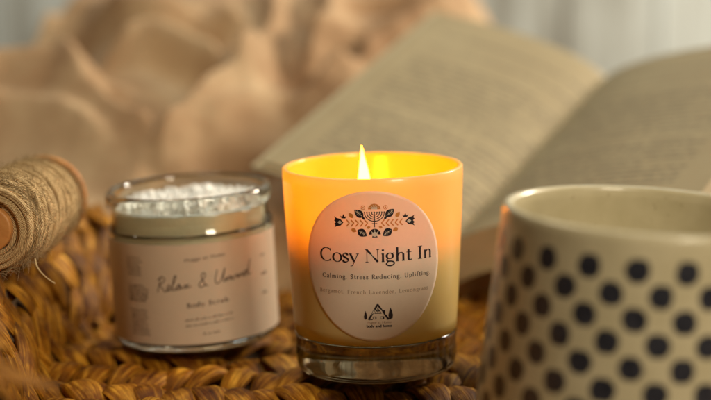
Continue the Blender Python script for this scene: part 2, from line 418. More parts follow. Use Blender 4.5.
# the thick foot: clear glass, tinted dark in place of the shade within
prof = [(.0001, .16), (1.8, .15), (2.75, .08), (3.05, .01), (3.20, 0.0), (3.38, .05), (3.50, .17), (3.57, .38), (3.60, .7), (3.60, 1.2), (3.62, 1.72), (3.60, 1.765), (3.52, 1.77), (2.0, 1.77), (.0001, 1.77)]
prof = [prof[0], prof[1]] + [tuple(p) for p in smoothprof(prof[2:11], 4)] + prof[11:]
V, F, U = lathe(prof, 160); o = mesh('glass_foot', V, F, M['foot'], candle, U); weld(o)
# wax with a melt pool
WZ = 3.7
wi = lambda z, d: (RC(z) - wt - .02 - d, z)
prof = [(.0001, 2.0), (3.2, 2.0)] + [wi(z, 0) for z in (2.2, 3, 4, 5, 5.8, 6.5)] + [wi(6.7, .012), wi(6.5, .03), wi(6.1, .07), wi(5.6, .14), wi(5.1, .26), wi(4.7, .42), wi(4.4, .65), wi(4.1, 1.0), wi(3.9, 1.6), (.9, WZ + .03), (.0001, WZ)]
V, F, U = lathe(prof, 96); o = mesh('wax', V, F, M['wax'], candle, U); weld(o)
FX, FY = -.42, 0.0
mb = MB(); P = [(FX, FY, WZ - .6), (FX, FY, WZ + 1.2), (FX + .03, FY, 6.6), (FX + .08, FY, 7.3)]
for i, p in enumerate(P):
    for k in range(8): mb.V.append((p[0] + .075 * math.cos(k * PI / 4), p[1] + .075 * math.sin(k * PI / 4), p[2])); mb.U.append((0, 0))
for i in range(3):
    for k in range(8): mb.F.append((i * 8 + k, i * 8 + (k + 1) % 8, i * 8 + 8 + (k + 1) % 8, i * 8 + 8 + k))
mb.F.append(tuple(range(24, 32)))
mb.build('wick', M['wick'], candle)
fp = [(.0001, 0), (.14, .06), (.24, .25), (.31, .6), (.32, .95), (.295, 1.35), (.235, 1.8), (.165, 2.2), (.105, 2.5), (.055, 2.85), (.0001, 3.08)]
V, F, U = lathe([tuple(p) for p in smoothprof(fp, 3)], 24)
V = [(max(-9, x) + .05 * math.sin(z * 1.3), y * .9, z) for x, y, z in V]
o = mesh('flame', V, F, M['flame'], candle, None, loc=(FX, FY, 6.9)); weld(o)
# label: a round paper sticker bent round the glass
LR = 3.25; LZ = 5.30; LTH = R(-1.5)
mb = MB(); NR, NA = 26, 72
ring = lambda off: [(.955 * LR * (i / NR) * math.cos(2 * PI * k / NA), LR * 1.015 * (i / NR) * math.sin(2 * PI * k / NA), off) for i in range(1, NR + 1) for k in range(NA)]
def lp(u, v, off): z = LZ + v; r = RC(z) + off; a = LTH + u / RC(LZ); return (r * math.sin(a), -r * math.cos(a), z)
pts = [lp(0, 0, .014)] + [lp(u, v, o_) for u, v, o_ in ring(.014)]
F = [(0, 1 + k, 1 + (k + 1) % NA) for k in range(NA)]
for i in range(NR - 1):
    for k in range(NA):
        a = 1 + i * NA + k; b = 1 + i * NA + (k + 1) % NA; F.append((a, a + NA, b + NA, b))
nb = len(pts); pts += [lp(u, v, .006) for u, v, o_ in ring(0)[-NA:]]
for k in range(NA):
    a = 1 + (NR - 1) * NA + k; b = 1 + (NR - 1) * NA + (k + 1) % NA; F.append((a, nb + k, nb + (k + 1) % NA, b))
label = mesh('paper_label', pts, F, M['label'], candle)
OFF = .020
def put(name, polys, m, cx, cy, rot=0.0, parent=label, Rf=RC, th=LTH, off=OFF):
    """polys in cm around (0,0); placed on the label at arc cx, height cy"""
    c, s = math.cos(rot), math.sin(rot)
    Q = [[(cx + x * c - y * s, cy + x * s + y * c) for (x, y) in P] for P in polys]
    mb = MB(); wrap(mb, Q, Rf, off, th); return mb.build(name, m, parent, False)
def centred(s, size, width=None, **k):
    Q, w = text2d(s, size, **k); f = (width / w) if width else 1
    return [[(x * f - w * f / 2, y) for x, y in q] for q in Q]
TS = .80
put('title_lettering', centred('Cosy Night In', TS, 5.12, T=.105, t=.036), M['ink'], .18, 5.52)
put('tagline_lettering', centred('Calming. Stress Reducing. Uplifting.', .265, 4.92, T=.12, t=.05, track=.13), M['ink'], .18, 4.78)
put('scent_lettering', centred('Bergamot, French Lavender, Lemongrass',   .24, 4.95, T=.11, t=.045, track=.14), M['tan'], .02, 4.12)
# the folk ornament (cm, origin at the centre of the candelabrum)
K = 1 / (6.77 * 23.5)
def X(a, b): return ((a - 363) * K, (160 - b) * K)
dark = []; oran = []; pale = []
def dl(a, b, c, d, w): dark.extend(line2(*X(a, b), *X(c, d), w * K))
dl(363, 108, 363, 212, 5); dl(345, 186, 381, 186, 5); dl(350, 168, 376, 168, 4)
for r in (18, 34, 50, 66):
    A = [X(363 + r * math.cos(R(a)), 112 + r * .88 * math.sin(R(a))) for a in range(0, 181, 12)]
    dark.extend(stroke_poly(A, lambda d: 5.5 * K))
for r in (-66, -50, -34, -18, 0, 18, 34, 50, 66): dark.append(disc2(*X(363 + r, 108), 5 * K, 4 * K, 8))
for sgn in (-1, 1):
    def Y(dx, b): return X(363 + sgn * dx, b)
    def lf(L, dx, b, l, w, ang): L.append(leaf2(*Y(dx, b), l * K, w * K, R(ang if sgn > 0 else 180 - ang)))
    def vein(dx, b, l, ang):
        a = R(ang if sgn > 0 else 180 - ang); c, s = math.cos(a), math.sin(a); x, y = Y(dx, b)
        pale.extend(line2(x - c * l * K / 2, y - s * l * K / 2, x + c * l * K / 2, y + s * l * K / 2, 3 * K))
        for q in (-.22, 0, .22):
            for w in (-1, 1):
                x0, y0 = x + c * l * K * q, y + s * l * K * q; b2 = a + w * R(55)
                pale.extend(line2(x0, y0, x0 + math.cos(b2) * l * .24 * K, y0 + math.sin(b2) * l * .24 * K, 2.5 * K))
    lf(dark, 104, 116, 78, 25, 40); vein(104, 116, 56, 40)
    lf(dark, 84, 250, 74, 27, 215); vein(84, 250, 54, 215)
    lf(dark, 74, 148, 28, 8, 50)
    lf(oran, 158, 130, 44, 14, 50); lf(oran, 140, 232, 40, 14, 205); lf(oran, 40, 212, 26, 9, 160)
    A = [Y(75 + 13 * math.cos(R(a)), 76 + 13 * math.sin(R(a))) for a in range(0, 361, 30)]; oran.extend(stroke_poly(A, lambda d: 4 * K))
    oran.append(disc2(*Y(75, 76), 5 * K, 5 * K, 8))
    for q in range(5):                                   # chevron garland
        x = 46 + q * 31
        for w in (-1, 1): oran.extend(line2(*Y(x, 183), *Y(x + 20, 183 + w * 22), 8 * K))
    # small crown bud
    dark.append([Y(188, 133), Y(198, 152), Y(224, 152), Y(234, 133), Y(220, 142), Y(211, 122), Y(202, 142)])
    # tulip at the end
    dark.append([Y(212, 180), Y(232, 158), Y(262, 150), Y(278, 140), Y(270, 160), Y(280, 168), Y(266, 180), Y(280, 192), Y(270, 200), Y(278, 218), Y(262, 208), Y(232, 202)])
    pale.append([Y(222, 180), Y(238, 166), Y(254, 180), Y(238, 194)])
    dark.append(disc2(*Y(240, 180), 6 * K, 6 * K, 8))
A = [X(363 + 42 * math.cos(R(a)), 88 - 38 * math.sin(R(a))) for a in range(0, 181, 12)]; oran.append(A)
for a in range(25, 170, 26):
    pale.extend(line2(*X(363 + 12 * math.cos(R(a)), 86 - 10 * math.sin(R(a))), *X(363 + 34 * math.cos(R(a)), 86 - 30 * math.sin(R(a))), 3 * K))
A = [X(363 + 40 * math.cos(R(a)), 262 - 40 * math.sin(R(a))) for a in range(0, 181, 12)]; dark.append(A)
pale.append(disc2(*X(363, 262), 17 * K, 15 * K, 14))
for a in (40, 90, 140): pale.extend(line2(*X(363 + 18 * math.cos(R(a)), 260 - 18 * math.sin(R(a))), *X(363 + 33 * math.cos(R(a)), 260 - 33 * math.sin(R(a))), 4 * K))
A = [X(363 + 18 * math.cos(R(a)), 281 - 16 * math.sin(R(a))) for a in range(0, 181, 15)]; dark.append(A)
OX, OZ = .12, 7.36
put('ornament_dark_print', dark, M['ink'], OX, OZ)
put('ornament_orange_print', oran, M['orange'], OX, OZ)
put('ornament_veins', pale, M['label'], OX, OZ, off=OFF + .006)
# cabin emblem
K2 = 1 / (11.42 * 21.8)
def E(a, b): return ((a - 295) * K2, (220 - b) * K2)
em = []; pl = []
def el(a, b, c, d, w): em.extend(line2(*E(a, b), *E(c, d), w * K2))
el(290, 50, 190, 222, 20); el(286, 50, 402, 222, 20); el(186, 218, 232, 218, 10); el(380, 218, 430, 218, 10)
em.append([E(290, 88), E(252, 154), E(330, 154)])
em.append([E(343, 118), E(366, 118), E(366, 160), E(343, 130)])
em.append([E(234, 186), E(356, 186), E(356, 216), E(234, 216)])
for a in (250, 290, 330): pl.append([E(a - 10, 193), E(a + 10, 193), E(a + 10, 210), E(a - 10, 210)])
for a, b in ((290, 112), (278, 136), (302, 136)): pl.append([E(a - 7, b - 7), E(a + 7, b - 7), E(a + 7, b + 7), E(a - 7, b + 7)])
for (cx, t, h, w) in ((158, 122, 98, 17), (425, 90, 132, 24)):
    em.append([E(cx, t), E(cx + w * .6, t + h * .3), E(cx + w, t + h * .65), E(cx + w * .8, t + h * .92), E(cx + 4, t + h * .93), E(cx + 4, t + h), E(cx - 4, t + h), E(cx - 4, t + h * .93), E(cx - w * .8, t + h * .92), E(cx - w, t + h * .65), E(cx - w * .6, t + h * .3)])
EX, EZ = .20, 2.98
put('emblem_print', em, M['ink'], EX, EZ); put('emblem_windows', pl, M['label'], EX, EZ, off=OFF + .006)
put('maker_lettering', centred('Hygge at Home', .135, 1.06, T=.12, t=.05, track=.05), M['tan'], EX + .02, EZ - .17)
put('maker_motto_lettering', centred('body and home', .15, 1.08, T=.19, t=.10, track=.04), M['ink'], EX + .02, EZ - .34)

# ------------------------------------------------------------------ bath salts jar
jar = thing('salt_jar', 'open clear glass jar with a beige printed label behind the candle on the left', 'jar', (-7.55, 85.6, .0), (0, R(-3.0), 0))
jo = [(3.2, .03), (3.45, 0), (3.70, .12), (3.85, .42), (3.88, .8), (3.88, 5.2), (3.85, 5.42), (3.76, 5.66), (3.70, 5.9), (3.69, 6.36), (3.76, 6.46), (3.88, 6.54), (3.93, 6.68), (3.92, 6.95), (3.88, 7.14), (3.78, 7.25), (3.66, 7.25), (3.57, 7.14), (3.53, 6.9)]
prof = [(.0001, .25), (2.6, .22)] + [tuple(p) for p in smoothprof(jo, 4)] + [(3.52, 6.3), (3.52, 5.9), (3.60, 5.5), (3.66, 5.2), (3.66, .75), (3.5, .5), (2.6, .44), (.0001, .44)]
V, F, U = lathe(prof, 128); o = mesh('glass_body', V, F, M['jarglass'], jar, U); weld(o)
mb = MB(); na = 150; lo, hi = .50, 5.18; a0, a1 = R(-152), R(152)
for j, (z, r) in enumerate(((lo, 3.893), (lo, 3.905), (hi, 3.905), (hi, 3.893))):
    pass
def sheet(r0, r1, lo, hi, a0, a1, na):
    V = []; F = []
    for i in range(na + 1):
        a = a0 + (a1 - a0) * i / na
        for (r, z) in ((r1, lo), (r1, hi), (r0, hi), (r0, lo)): V.append((r * math.sin(a), -r * math.cos(a), z))
    for i in range(na):
        for j in range(4): F.append((i * 4 + j, (i + 1) * 4 + j, (i + 1) * 4 + (j + 1) % 4, i * 4 + (j + 1) % 4))
    F.append((3, 2, 1, 0)); F.append(tuple(na * 4 + j for j in range(4))); return V, F
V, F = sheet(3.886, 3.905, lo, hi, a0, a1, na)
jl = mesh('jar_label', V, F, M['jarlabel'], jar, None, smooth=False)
RJ = lambda z: 3.905
def jput(name, polys, m, cx, cy, rot=0.0): return put(name, polys, m, cx, cy, rot, jl, RJ, 0, .006)
# handwriting: monoline cursive
def script(strokes, size, w):
    Q = []
    for s in strokes: Q += stroke_poly([(x * size + y * size * .28, y * size) for x, y in sp(*s)], lambda d: w)
    return Q
relax = [[(.1, .0), (.16, .5), (.2, .95)], [(.02, .8), (.25, 1.0), (.5, .85), (.4, .6), (.2, .5), (.45, .2), (.62, .0), (.8, .1), (.95, .32), (.85, .42), (.75, .2), (.88, .02), (1.05, .2), (1.25, .8), (1.22, 1.0), (1.12, .8), (1.12, .1), (1.25, .03), (1.42, .25), (1.6, .36), (1.5, .36), (1.4, .12), (1.5, .03), (1.65, .3), (1.66, .05), (1.8, .15), (2.0, .3), (2.1, .1), (2.4, .16)], [(1.9, .02), (2.2, .34)],
         [(3.35, .1), (3.0, .0), (2.9, .25), (3.2, .6), (3.15, .9), (2.98, .85), (3.0, .6), (3.25, .2), (3.5, .0)],
         [(4.0, .95), (3.95, .3), (4.1, .02), (4.35, .2), (4.55, .95)], [(4.55, .95), (4.5, .3), (4.6, .05), (4.75, .3), (4.78, .05), (4.9, .3), (5.0, .3), (5.02, .05), (5.15, .3), (5.2, .08), (5.32, .05), (5.4, .3), (5.5, .28), (5.6, .05), (5.68, .3), (5.72, .08), (5.85, .3), (5.95, .3), (5.97, .08), (6.1, .22), (6.3, .35), (6.15, .35), (6.1, .1), (6.25, .06), (6.45, .5), (6.55, 1.05), (6.45, .3), (6.5, .05), (6.75, .12)]]
Q = script(relax, .70, .045); Q = [[(x - 2.45, y) for x, y in q] for q in Q]
jput('handwritten_title', Q, M['jarink'], 1.0, 3.2, R(5))
def grey_lines(rows, width, lh, h, ragged=.25, seed=1):
    r = random.Random(seed); Q = []
    for k in range(rows):
        x = -width / 2; end = width / 2 - r.random() * ragged * width
        while x < end:
            n = r.randint(2, 6)
            for j in range(n):
                hh = h * r.choice((.6, .6, .75, 1.0)); Q += [[(x, -k * lh), (x + h * .28, -k * lh), (x + h * .28, -k * lh + hh), (x, -k * lh + hh)]]; x += h * .55
            x += h * .5
    return Q
jput('brand_lettering', centred('Hygge at Home', .22, 1.9, T=.12, t=.05, track=.1) + [[(x, y - .30) for x, y in q] for q in centred('Botanics', .20, 1.0, T=.12, t=.05, track=.1)] if False else centred('Hygge at Home', .22, 1.9, T=.12, t=.05, track=.1), M['jarink'], .95, 4.45, R(4))
jput('product_lettering', centred('Body Scrub', .30, 1.95, T=.15, t=.06, track=.14), M['jarink'], .95, 2.3, R(4))
jput('description_print', grey_lines(2, 2.3, .26, .11, .15, 3), M['jarink'], 1.0, 1.68, R(4))
jput('weight_print', grey_lines(1, .8, .26, .12, .1, 4), M['jarink'], 1.05, .95, R(4))
jput('ingredients_print', grey_lines(6, 1.0, .155, .10, .3, 5), M['jarink'], -2.55, 4.5)
jput('directions_print', grey_lines(6, 1.05, .14, .11, .08, 6), M['jarink'], -2.50, 3.2)
jput('caution_print', grey_lines(8, 1.05, .16, .10, .3, 7), M['jarink'], -2.45, 2.05)
jput('side_print', grey_lines(3, .4, .9, .14, .1, 8), M['jarink'], 4.2, 4.1)
# the salts
mb = MB()
nr, na = 22, 72; TOPZ = 6.45
def sz(x, y):
    r = math.hypot(x, y)
    return TOPZ + .30 * noise.noise(Vector((x * .7, y * .7, 3))) + .16 * noise.noise(Vector((x * 2.2, y * 2.2, 1))) + .10 * abs(noise.noise(Vector((x * 5, y * 5, 8)))) + .25 * (1 - (r / 3.4) ** 2)
V = []; F = []
V.append((0, 0, sz(0, 0)))
for i in range(1, nr + 1):
    r = 3.48 * i / nr
    for k in range(na):
        a = 2 * PI * k / na; x, y = r * math.cos(a), r * math.sin(a); V.append((x, y, sz(x, y)))
for k in range(na): F.append((0, 1 + k, 1 + (k + 1) % na))
for i in range(nr - 1):
    for k in range(na):
        a = 1 + i * na + k; b = 1 + i * na + (k + 1) % na; F.append((a, a + na, b + na, b))
for (r, z) in ((3.49, 5.95), (3.53, 5.7), (3.62, 5.2), (3.635, 3.0), (3.635, .78), (3.45, .56)):
    b0 = len(V)
    for k in range(na): a = 2 * PI * k / na; V.append((r * math.cos(a), r * math.sin(a), z))
    for k in range(na): F.append((b0 - na + k, b0 + k, b0 + (k + 1) % na, b0 - na + (k + 1) % na))
F.append(tuple(len(V) - 1 - k for k in range(na)))
mb.add(V, F)
def crystal(mb, c, s, r):
    P = [Vector((1, 0, 0)), Vector((-1, 0, 0)), Vector((0, 1, 0)), Vector((0, -1, 0)), Vector((0, 0, 1)), Vector((0, 0, -1)), Vector((.7, .7, .5)), Vector((-.7, .6, -.5)), Vector((.6, -.7, -.6)), Vector((-.6, -.7, .6))]
    bm = bmesh.new()
    for p in P: bm.verts.new(p * s * r.uniform(.7, 1.2))
    bmesh.ops.convex_hull(bm, input=bm.verts)
    m3 = Matrix.Rotation(r.random() * 6, 3, 'X') @ Matrix.Rotation(r.random() * 6, 3, 'Z')
    bm.verts.ensure_lookup_table(); bm.verts.index_update()
    keep = [v for v in bm.verts if v.link_faces]; idx = {v.index: i for i, v in enumerate(keep)}
    mb.add([m3 @ v.co + Vector(c) for v in keep], [tuple(idx[v.index] for v in f.verts) for f in bm.faces]); bm.free()
rr = random.Random(3)
for i in range(900):
    a = rr.random() * 2 * PI; r = 3.25 * math.sqrt(rr.random()); x, y = r * math.cos(a), r * math.sin(a)
    crystal(mb, (x, y, sz(x, y) + rr.uniform(-.02, .1)), rr.uniform(.07, .19), rr)
salt = mb.build('bath_salts', M['salt'], None, False)
salt.data.materials.append(M['saltbody'])
for p in salt.data.polygons:
    if p.center.z / S < 6.3: p.material_index = 1
salt.location = jar.location; salt.rotation_euler = jar.rotation_euler
tag(salt, 'white crystal bath salts heaped inside the open glass jar', 'salts', kind='stuff')

# ------------------------------------------------------------------ mug
mug = thing('mug', 'large cream stoneware mug with rows of dark dots, at the right in front', 'mug', (10.25, 66, .12), (R(0), R(2.6), R(0)))
def RM(z): return 6.05 - (z / 9.55) * .78
mw = .36; mz = 9.55
op = [(.0001, .12), (4.6, .10), (5.3, .0), (5.75, .06), (5.98, .28)] + [(RM(z), z) for z in np.linspace(.8, mz - .35, 16)] + \
     [(RM(mz) + .0, mz - .12), (RM(mz) - .06, mz - .03), (RM(mz) - .17, mz), (RM(mz) - .29, mz - .04), (RM(mz) - mw, mz - .16)]
ip = [(RM(z) - mw, z) for z in np.linspace(mz - .5, 1.2, 10)] + [(5.2, .75), (4.6, .6), (.0001, .58)]
V, F, U = lathe(op + ip, 160)
no = len(op)
U = [(u, (v if (k % (len(op) + len(ip))) < no - 3 else 100 )) for k, (u, v) in enumerate(U)]
# dots start from the front (-y): shift u so that u=0 faces the camera
U = [((u + .25) , v) for u, v in U]
o = mesh('mug_body', V, F, M['mug'], mug, U)
# handle on the far right, outside the picture
mb = MB(); path = smoothprof([(5.2, 0, 7.9), (6.6, 0, 8.25), (8.1, 0, 7.6), (8.7, 0, 5.9), (8.2, 0, 4.1), (7.0, 0, 2.9), (5.5, 0, 2.5)], 6)
for i, p in enumerate(path):
    a = path[max(0, i - 1)]; b = path[min(len(path) - 1, i + 1)]; d = (b - a).normalized(); nn = Vector((-d.z, 0, d.x))
    for k in range(14): an = 2 * PI * k / 14; q = p + nn * .38 * math.cos(an) + Vector((0, 1, 0)) * .72 * math.sin(an); mb.V.append(tuple(q)); mb.U.append((0, 100))
for i in range(len(path) - 1):
    for k in range(14): mb.F.append((i * 14 + k, i * 14 + (k + 1) % 14, (i + 1) * 14 + (k + 1) % 14, (i + 1) * 14 + k))
h = mb.build('handle', M['mug'], mug); h.rotation_euler = (0, 0, R(20))

# ------------------------------------------------------------------ woven seagrass tray
def husk(mb, c, d, nrm, L, W, Tk, H, r, bend=0.0, ns=15, nr=22):
    """one folded seagrass leaf of the plait: a creased, pointed pad arching over its neighbours"""
    d = d.normalized(); nrm = (nrm - d * nrm.dot(d)).normalized(); sd = d.cross(nrm)
    ph = r.random() * 6; tw = r.uniform(-.45, .45); skew = r.uniform(-.18, .18); b = len(mb.V); u0 = r.random() * 60; v0 = r.random() * 40
    ks = [(r.choice((3, 4, 5)), r.random() * 6, r.uniform(.05, .10)), (r.choice((7, 8, 9)), r.random() * 6, r.uniform(.03, .055)), (13, r.random() * 6, .022)]
    for i in range(ns + 1):
        t = i / ns
        prof = math.sin(PI * min(1, max(0, t)) ** .92) ** .62
        w = W * max(.12, prof) * (1.0 + .14 * math.cos(PI * (t + .1))); h = Tk * max(.2, prof ** .8)
        lift = H * (math.sin(PI * t) ** .85) - .12 * H
        p = c + d * (L * (t - .5)) + nrm * lift + sd * (bend * math.sin(PI * t) + skew * (t - .5) * W)
        a2 = tw * (t - .5) * 2
        e1 = sd * math.cos(a2) + nrm * math.sin(a2); e2 = nrm * math.cos(a2) - sd * math.sin(a2)
        for k in range(nr + 1):
            an = 2 * PI * k / nr; g = 1 + sum(am * math.sin(f * an + q + t * 1.3) for f, q, am in ks)
            ca, sa = math.cos(an), math.sin(an)
            q = p + e1 * (w * (abs(ca) ** .85) * (1 if ca > 0 else -1) * g) + e2 * (h * sa * g)
            mb.V.append(tuple(q)); mb.U.append((u0 + L * t, v0 + k / nr))
    m = nr + 1
    for i in range(ns):
        for k in range(nr): mb.F.append((b + i * m + k, b + (i + 1) * m + k, b + (i + 1) * m + k + 1, b + i * m + k + 1))
    mb.F.append(tuple(b + k for k in range(nr))); mb.F.append(tuple(b + ns * m + k for k in range(nr - 1, -1, -1)))
tray = thing('woven_tray', 'golden brown braided seagrass tray under the candle, jar and mug', 'tray', (0, 80, 0))
def xw(y):      # where the base meets the left wall
    pts = [(50, -5), (56.5, -7), (60, -9.6), (64, -11.6), (71, -13.6), (80, -14.4), (88.5, -13.2), (93.8, -10.5), (97, -6.5)]
    return np.interp(y, [p[0] for p in pts], [p[1] for p in pts])
mb = MB(); rr = random.Random(9); yy = 56.0; i = 0
while yy < 99:
    x = xw(yy) - 1.2 + rr.random()
    while x < 19:
        sg = 1 if i % 2 else -1
        an = R(90 - sg * 29 + rr.uniform(-12, 12)); L = rr.uniform(3.3, 4.8)
        tilt = rr.uniform(.05, .22)
        husk(mb, Vector((x, yy - 80 + rr.uniform(-.15, .15) + .0045 * (x - 2) ** 2, -1.62 + rr.uniform(-.1, .04))), Vector((math.cos(an), math.sin(an), -tilt)), Vector((0, 0, 1)), L, rr.uniform(.62, 1.0), rr.uniform(.20, .34), rr.uniform(.9, 1.35), rr, rr.uniform(-.15, .15))
        x += rr.uniform(1.15, 1.6)
    yy += 2.7; i += 1
V, F = [(-15, -26, -1.55), (20, -26, -1.55), (20, 20, -1.55), (-15, 20, -1.55)], [(0, 1, 2, 3)]
mb.build('tray_base', M['weave'], tray)
mb = MB()
plan = smoothprof([(-7.5, 96), (-10.5, 93.8), (-13.2, 88.5), (-14.4, 80), (-13.6, 71), (-11.6, 64), (-9.6, 60), (-7.0, 56.5), (-4, 54)], 12)
rr = random.Random(31)
for k in range(6):
    n = len(plan); acc = 99
    for i in range(1, n - 1):
        p = plan[i]; d = (plan[i + 1] - plan[i - 1]).normalized(); nn = Vector((d.y, -d.x))
        if nn.x > 0: nn = -nn
        t = i / (n - 1); acc += (plan[i] - plan[i - 1]).length
        if acc < 1.45: continue
        acc = rr.uniform(-.12, .12)
        top = 7.0 * min(1, (t / .26)) * (1 if t < .55 else 1 - .22 * min(1, (t - .55) / .2)) * (1 if t < .78 else max(.1, 1 - (t - .78) / .2))
        z = -.2 + top * (k / 5); off = .1 + 3.4 * (k / 5) ** 1.2
        if k and top < 1: continue
        T = Vector((d.x, d.y, 0)); up = Vector((nn.x * .5, nn.y * .5, 1)).normalized(); inn = Vector((-nn.x, -nn.y, .55)).normalized()
        ph = R((52 if k % 2 else 118) + rr.uniform(-14, 14))
        if k == 5: inn = Vector((-nn.x * .3, -nn.y * .3, 1)).normalized(); up = Vector((nn.x, nn.y, .1)); ph = R(70 + rr.uniform(-14, 14))
        c = Vector((p.x + nn.x * off, p.y - 80 + nn.y * off, z + rr.uniform(-.12, .12)))
        husk(mb, c, T * -math.cos(ph) + up * math.sin(ph), inn, rr.uniform(3.6, 5.6), rr.uniform(.5, .95), rr.uniform(.12, .24), rr.uniform(.3, .6), rr, rr.uniform(-.3, .3))
mb.build('tray_side', M['weave'], tray)
# frayed leaf ends poking out of the side
rr = random.Random(5)
for i in range(3):
    y = rr.uniform(72, 92); x = xw(y) + rr.uniform(-2.6, .2); z = rr.uniform(1.2, 5.5)
    d = Vector((rr.uniform(-.2, 1), rr.uniform(-1, .6), rr.uniform(-.8, .5))).normalized(); l = rr.uniform(.8, 2.2); w = rr.uniform(.02, .05)
    sd = d.cross(Vector((0, 0, 1))).normalized(); p = Vector((x, y - 80, z))
    pts = [p + d * l * t + Vector((0, 0, -.25 * l * t * t)) for t in (0, .33, .66, 1)]
    V = []
    for j, q in enumerate(pts):
        ww = w * (1 - .25 * j); V += [q + sd * ww, q - sd * ww, q - sd * ww * .3 + Vector((0, 0, w * .6))]
    F = []
    for j in range(3):
        for k in range(3): F.append((j * 3 + k, j * 3 + (k + 1) % 3, j * 3 + 3 + (k + 1) % 3, j * 3 + 3 + k))
    mb = MB(); mb.add(V, F); mb.build('frayed_end', M['straw'], tray, False)

# ------------------------------------------------------------------ spool of jute twine
A0 = Vector((-15.45, 76.5, 6.95)); A1 = Vector((-14.85, 86.0, 6.55))
ax = (A1 - A0).normalized()
spool = thing('twine_spool', 'wooden spool wound with rough jute twine lying on the left side of the tray', 'spool', tuple(A0))
q = ax.to_track_quat('Z', 'Y'); spool.rotation_mode = 'QUATERNION'; spool.rotation_quaternion = q
Ls = (A1 - A0).length
def tubeV(mb, P, rad, n=8, uoff=0):
    P = [Vector(p) for p in P]; m = n + 1; b = len(mb.V); s = 0
    up = Vector((.3, .2, .9)).normalized()
    for i, p in enumerate(P):
        t = (P[min(len(P) - 1, i + 1)] - P[max(0, i - 1)]).normalized(); e1 = t.cross(up)
        if e1.length < 1e-3: e1 = t.cross(Vector((1, 0, 0)))
        e1.normalize(); e2 = t.cross(e1); up = e1.cross(t) if False else up
        if i: s += (p - P[i - 1]).length
        rr_ = rad[i] if hasattr(rad, '__len__') else rad
        for k in range(m): a = 2 * PI * k / n; mb.V.append(tuple(p + (e1 * math.cos(a) + e2 * math.sin(a)) * rr_)); mb.U.append((s * 2 + uoff, k / n))
    for i in range(len(P) - 1):
        for k in range(n): mb.F.append((b + i * m + k, b + i * m + k + 1, b + (i + 1) * m + k + 1, b + (i + 1) * m + k))
mb = MB()
# layered winding: each layer is a helix of its own pitch and slant, domed at the ends
def dome(z): t = z / Ls; return 1.84 * (max(0.0, 1 - abs(2 * t - 1) ** 5)) ** .5 * .32 + 1.84 * .68
rr = random.Random(11)
for lay, (pitch, slant, dr, ph) in enumerate(((.27, .0, -.14, 0), (.34, .9, -.02, 1.0), (-.46, 2.0, .07, 2.4), (.8, -2.6, .14, 4.0))):
    P = []; z = .1 if pitch > 0 else Ls - .1; a = ph
    while .05 < z < Ls - .05:
        zz = z + slant * .35 * math.sin(a + ph); zz = min(Ls - .03, max(.03, zz))
        r = dome(zz) + dr + .035 * math.sin(a * 3.7 + lay) + .05 * math.sin(a * 1.3)
        zz = min(Ls - .03, max(.03, zz + .10 * math.sin(a * .37 + lay) + .025 * math.sin(a * 2.3)))
        P.append((r * math.cos(a), r * math.sin(a), zz)); a += R(9); z += pitch * 9 / 360
    tubeV(mb, P, [.13 + .03 * math.sin(i * .9 + lay) for i in range(len(P))], 8, lay * 9)
# end faces: turns spiralling from the dome to the core
for end in (0, 1):
    for w in range(3):
        P = []; a = w * 2.1; r = 1.02
        while r < 1.75:
            zz = (-.02 - .16 * math.sin((r - 1.0) / .8 * PI * .9) - .05 * w) if end == 0 else Ls + .02 + .16 * math.sin((r - 1.0) / .8 * PI * .9)
            P.append((r * math.cos(a) + .03 * math.sin(a * 2.3), r * math.sin(a) * 1.02, zz)); a += R(9); r += .17 * 9 / 360 * (1 + w * .7)
        tubeV(mb, P, .10, 8, 50 + w)
mb.build('twine_winding', M['twine'], spool)
mb = MB()
# dark inner body so that nothing shows through the winding, with the core
V, F, U = lathe([(.0001, .12), (1.6, .12), (1.72, .4), (1.75, Ls - .4), (1.6, Ls - .12), (.0001, Ls - .12)], 40); mb.add(V, F, U)
mb.build('inner_winding', M['twine'], spool)
V, F, U = lathe(roundprof([(.0001, -.55), (.98, -.55), (.98, Ls + .5), (.0001, Ls + .5)], .12), 48); o = mesh('wooden_core', V, F, M['core'], spool, U); weld(o)
V, F, U = lathe(roundprof([(1.0, Ls + .05), (2.05, Ls + .05), (2.05, Ls + .45), (1.0, Ls + .45)], .12), 48, closed=True); o = mesh('flange', V, F, M['core'], spool, U); weld(o)
mb = MB(); rr = random.Random(21)
for i in range(3200):                                    # loose jute hairs
    a = rr.random() * 2 * PI; z = rr.uniform(-.1, Ls); r = 1.92 + rr.uniform(-.1, .05)
    p = Vector((r * math.cos(a), r * math.sin(a), z)); tg = Vector((-math.sin(a), math.cos(a), rr.uniform(-.8, .8))).normalized(); ou = Vector((math.cos(a), math.sin(a), 0))
    l = rr.uniform(.25, .9); sg = rr.choice((-1, 1)); oo = rr.uniform(.05, .6)
    pts = [p + tg * sg * l * t + ou * (l * oo * t * t) for t in (0, .5, 1)]
    tubeV(mb, pts, [.013, .011, .005], 3)
mb.build('jute_hairs', M['twine'], spool, False)
# loose strand of straw hanging below the spool
mb = MB(); tubeV(mb, smoothprof([(-13.3, 74.6, 6.0), (-13.1, 74.0, 5.75), (-12.75, 73.8, 5.4), (-12.35, 73.7, 5.15)], 6), .035, 6)
o = mb.build('straw', M['straw']); tag(o, 'thin pale stalk of straw hanging on the tray side below the spool', 'straw')

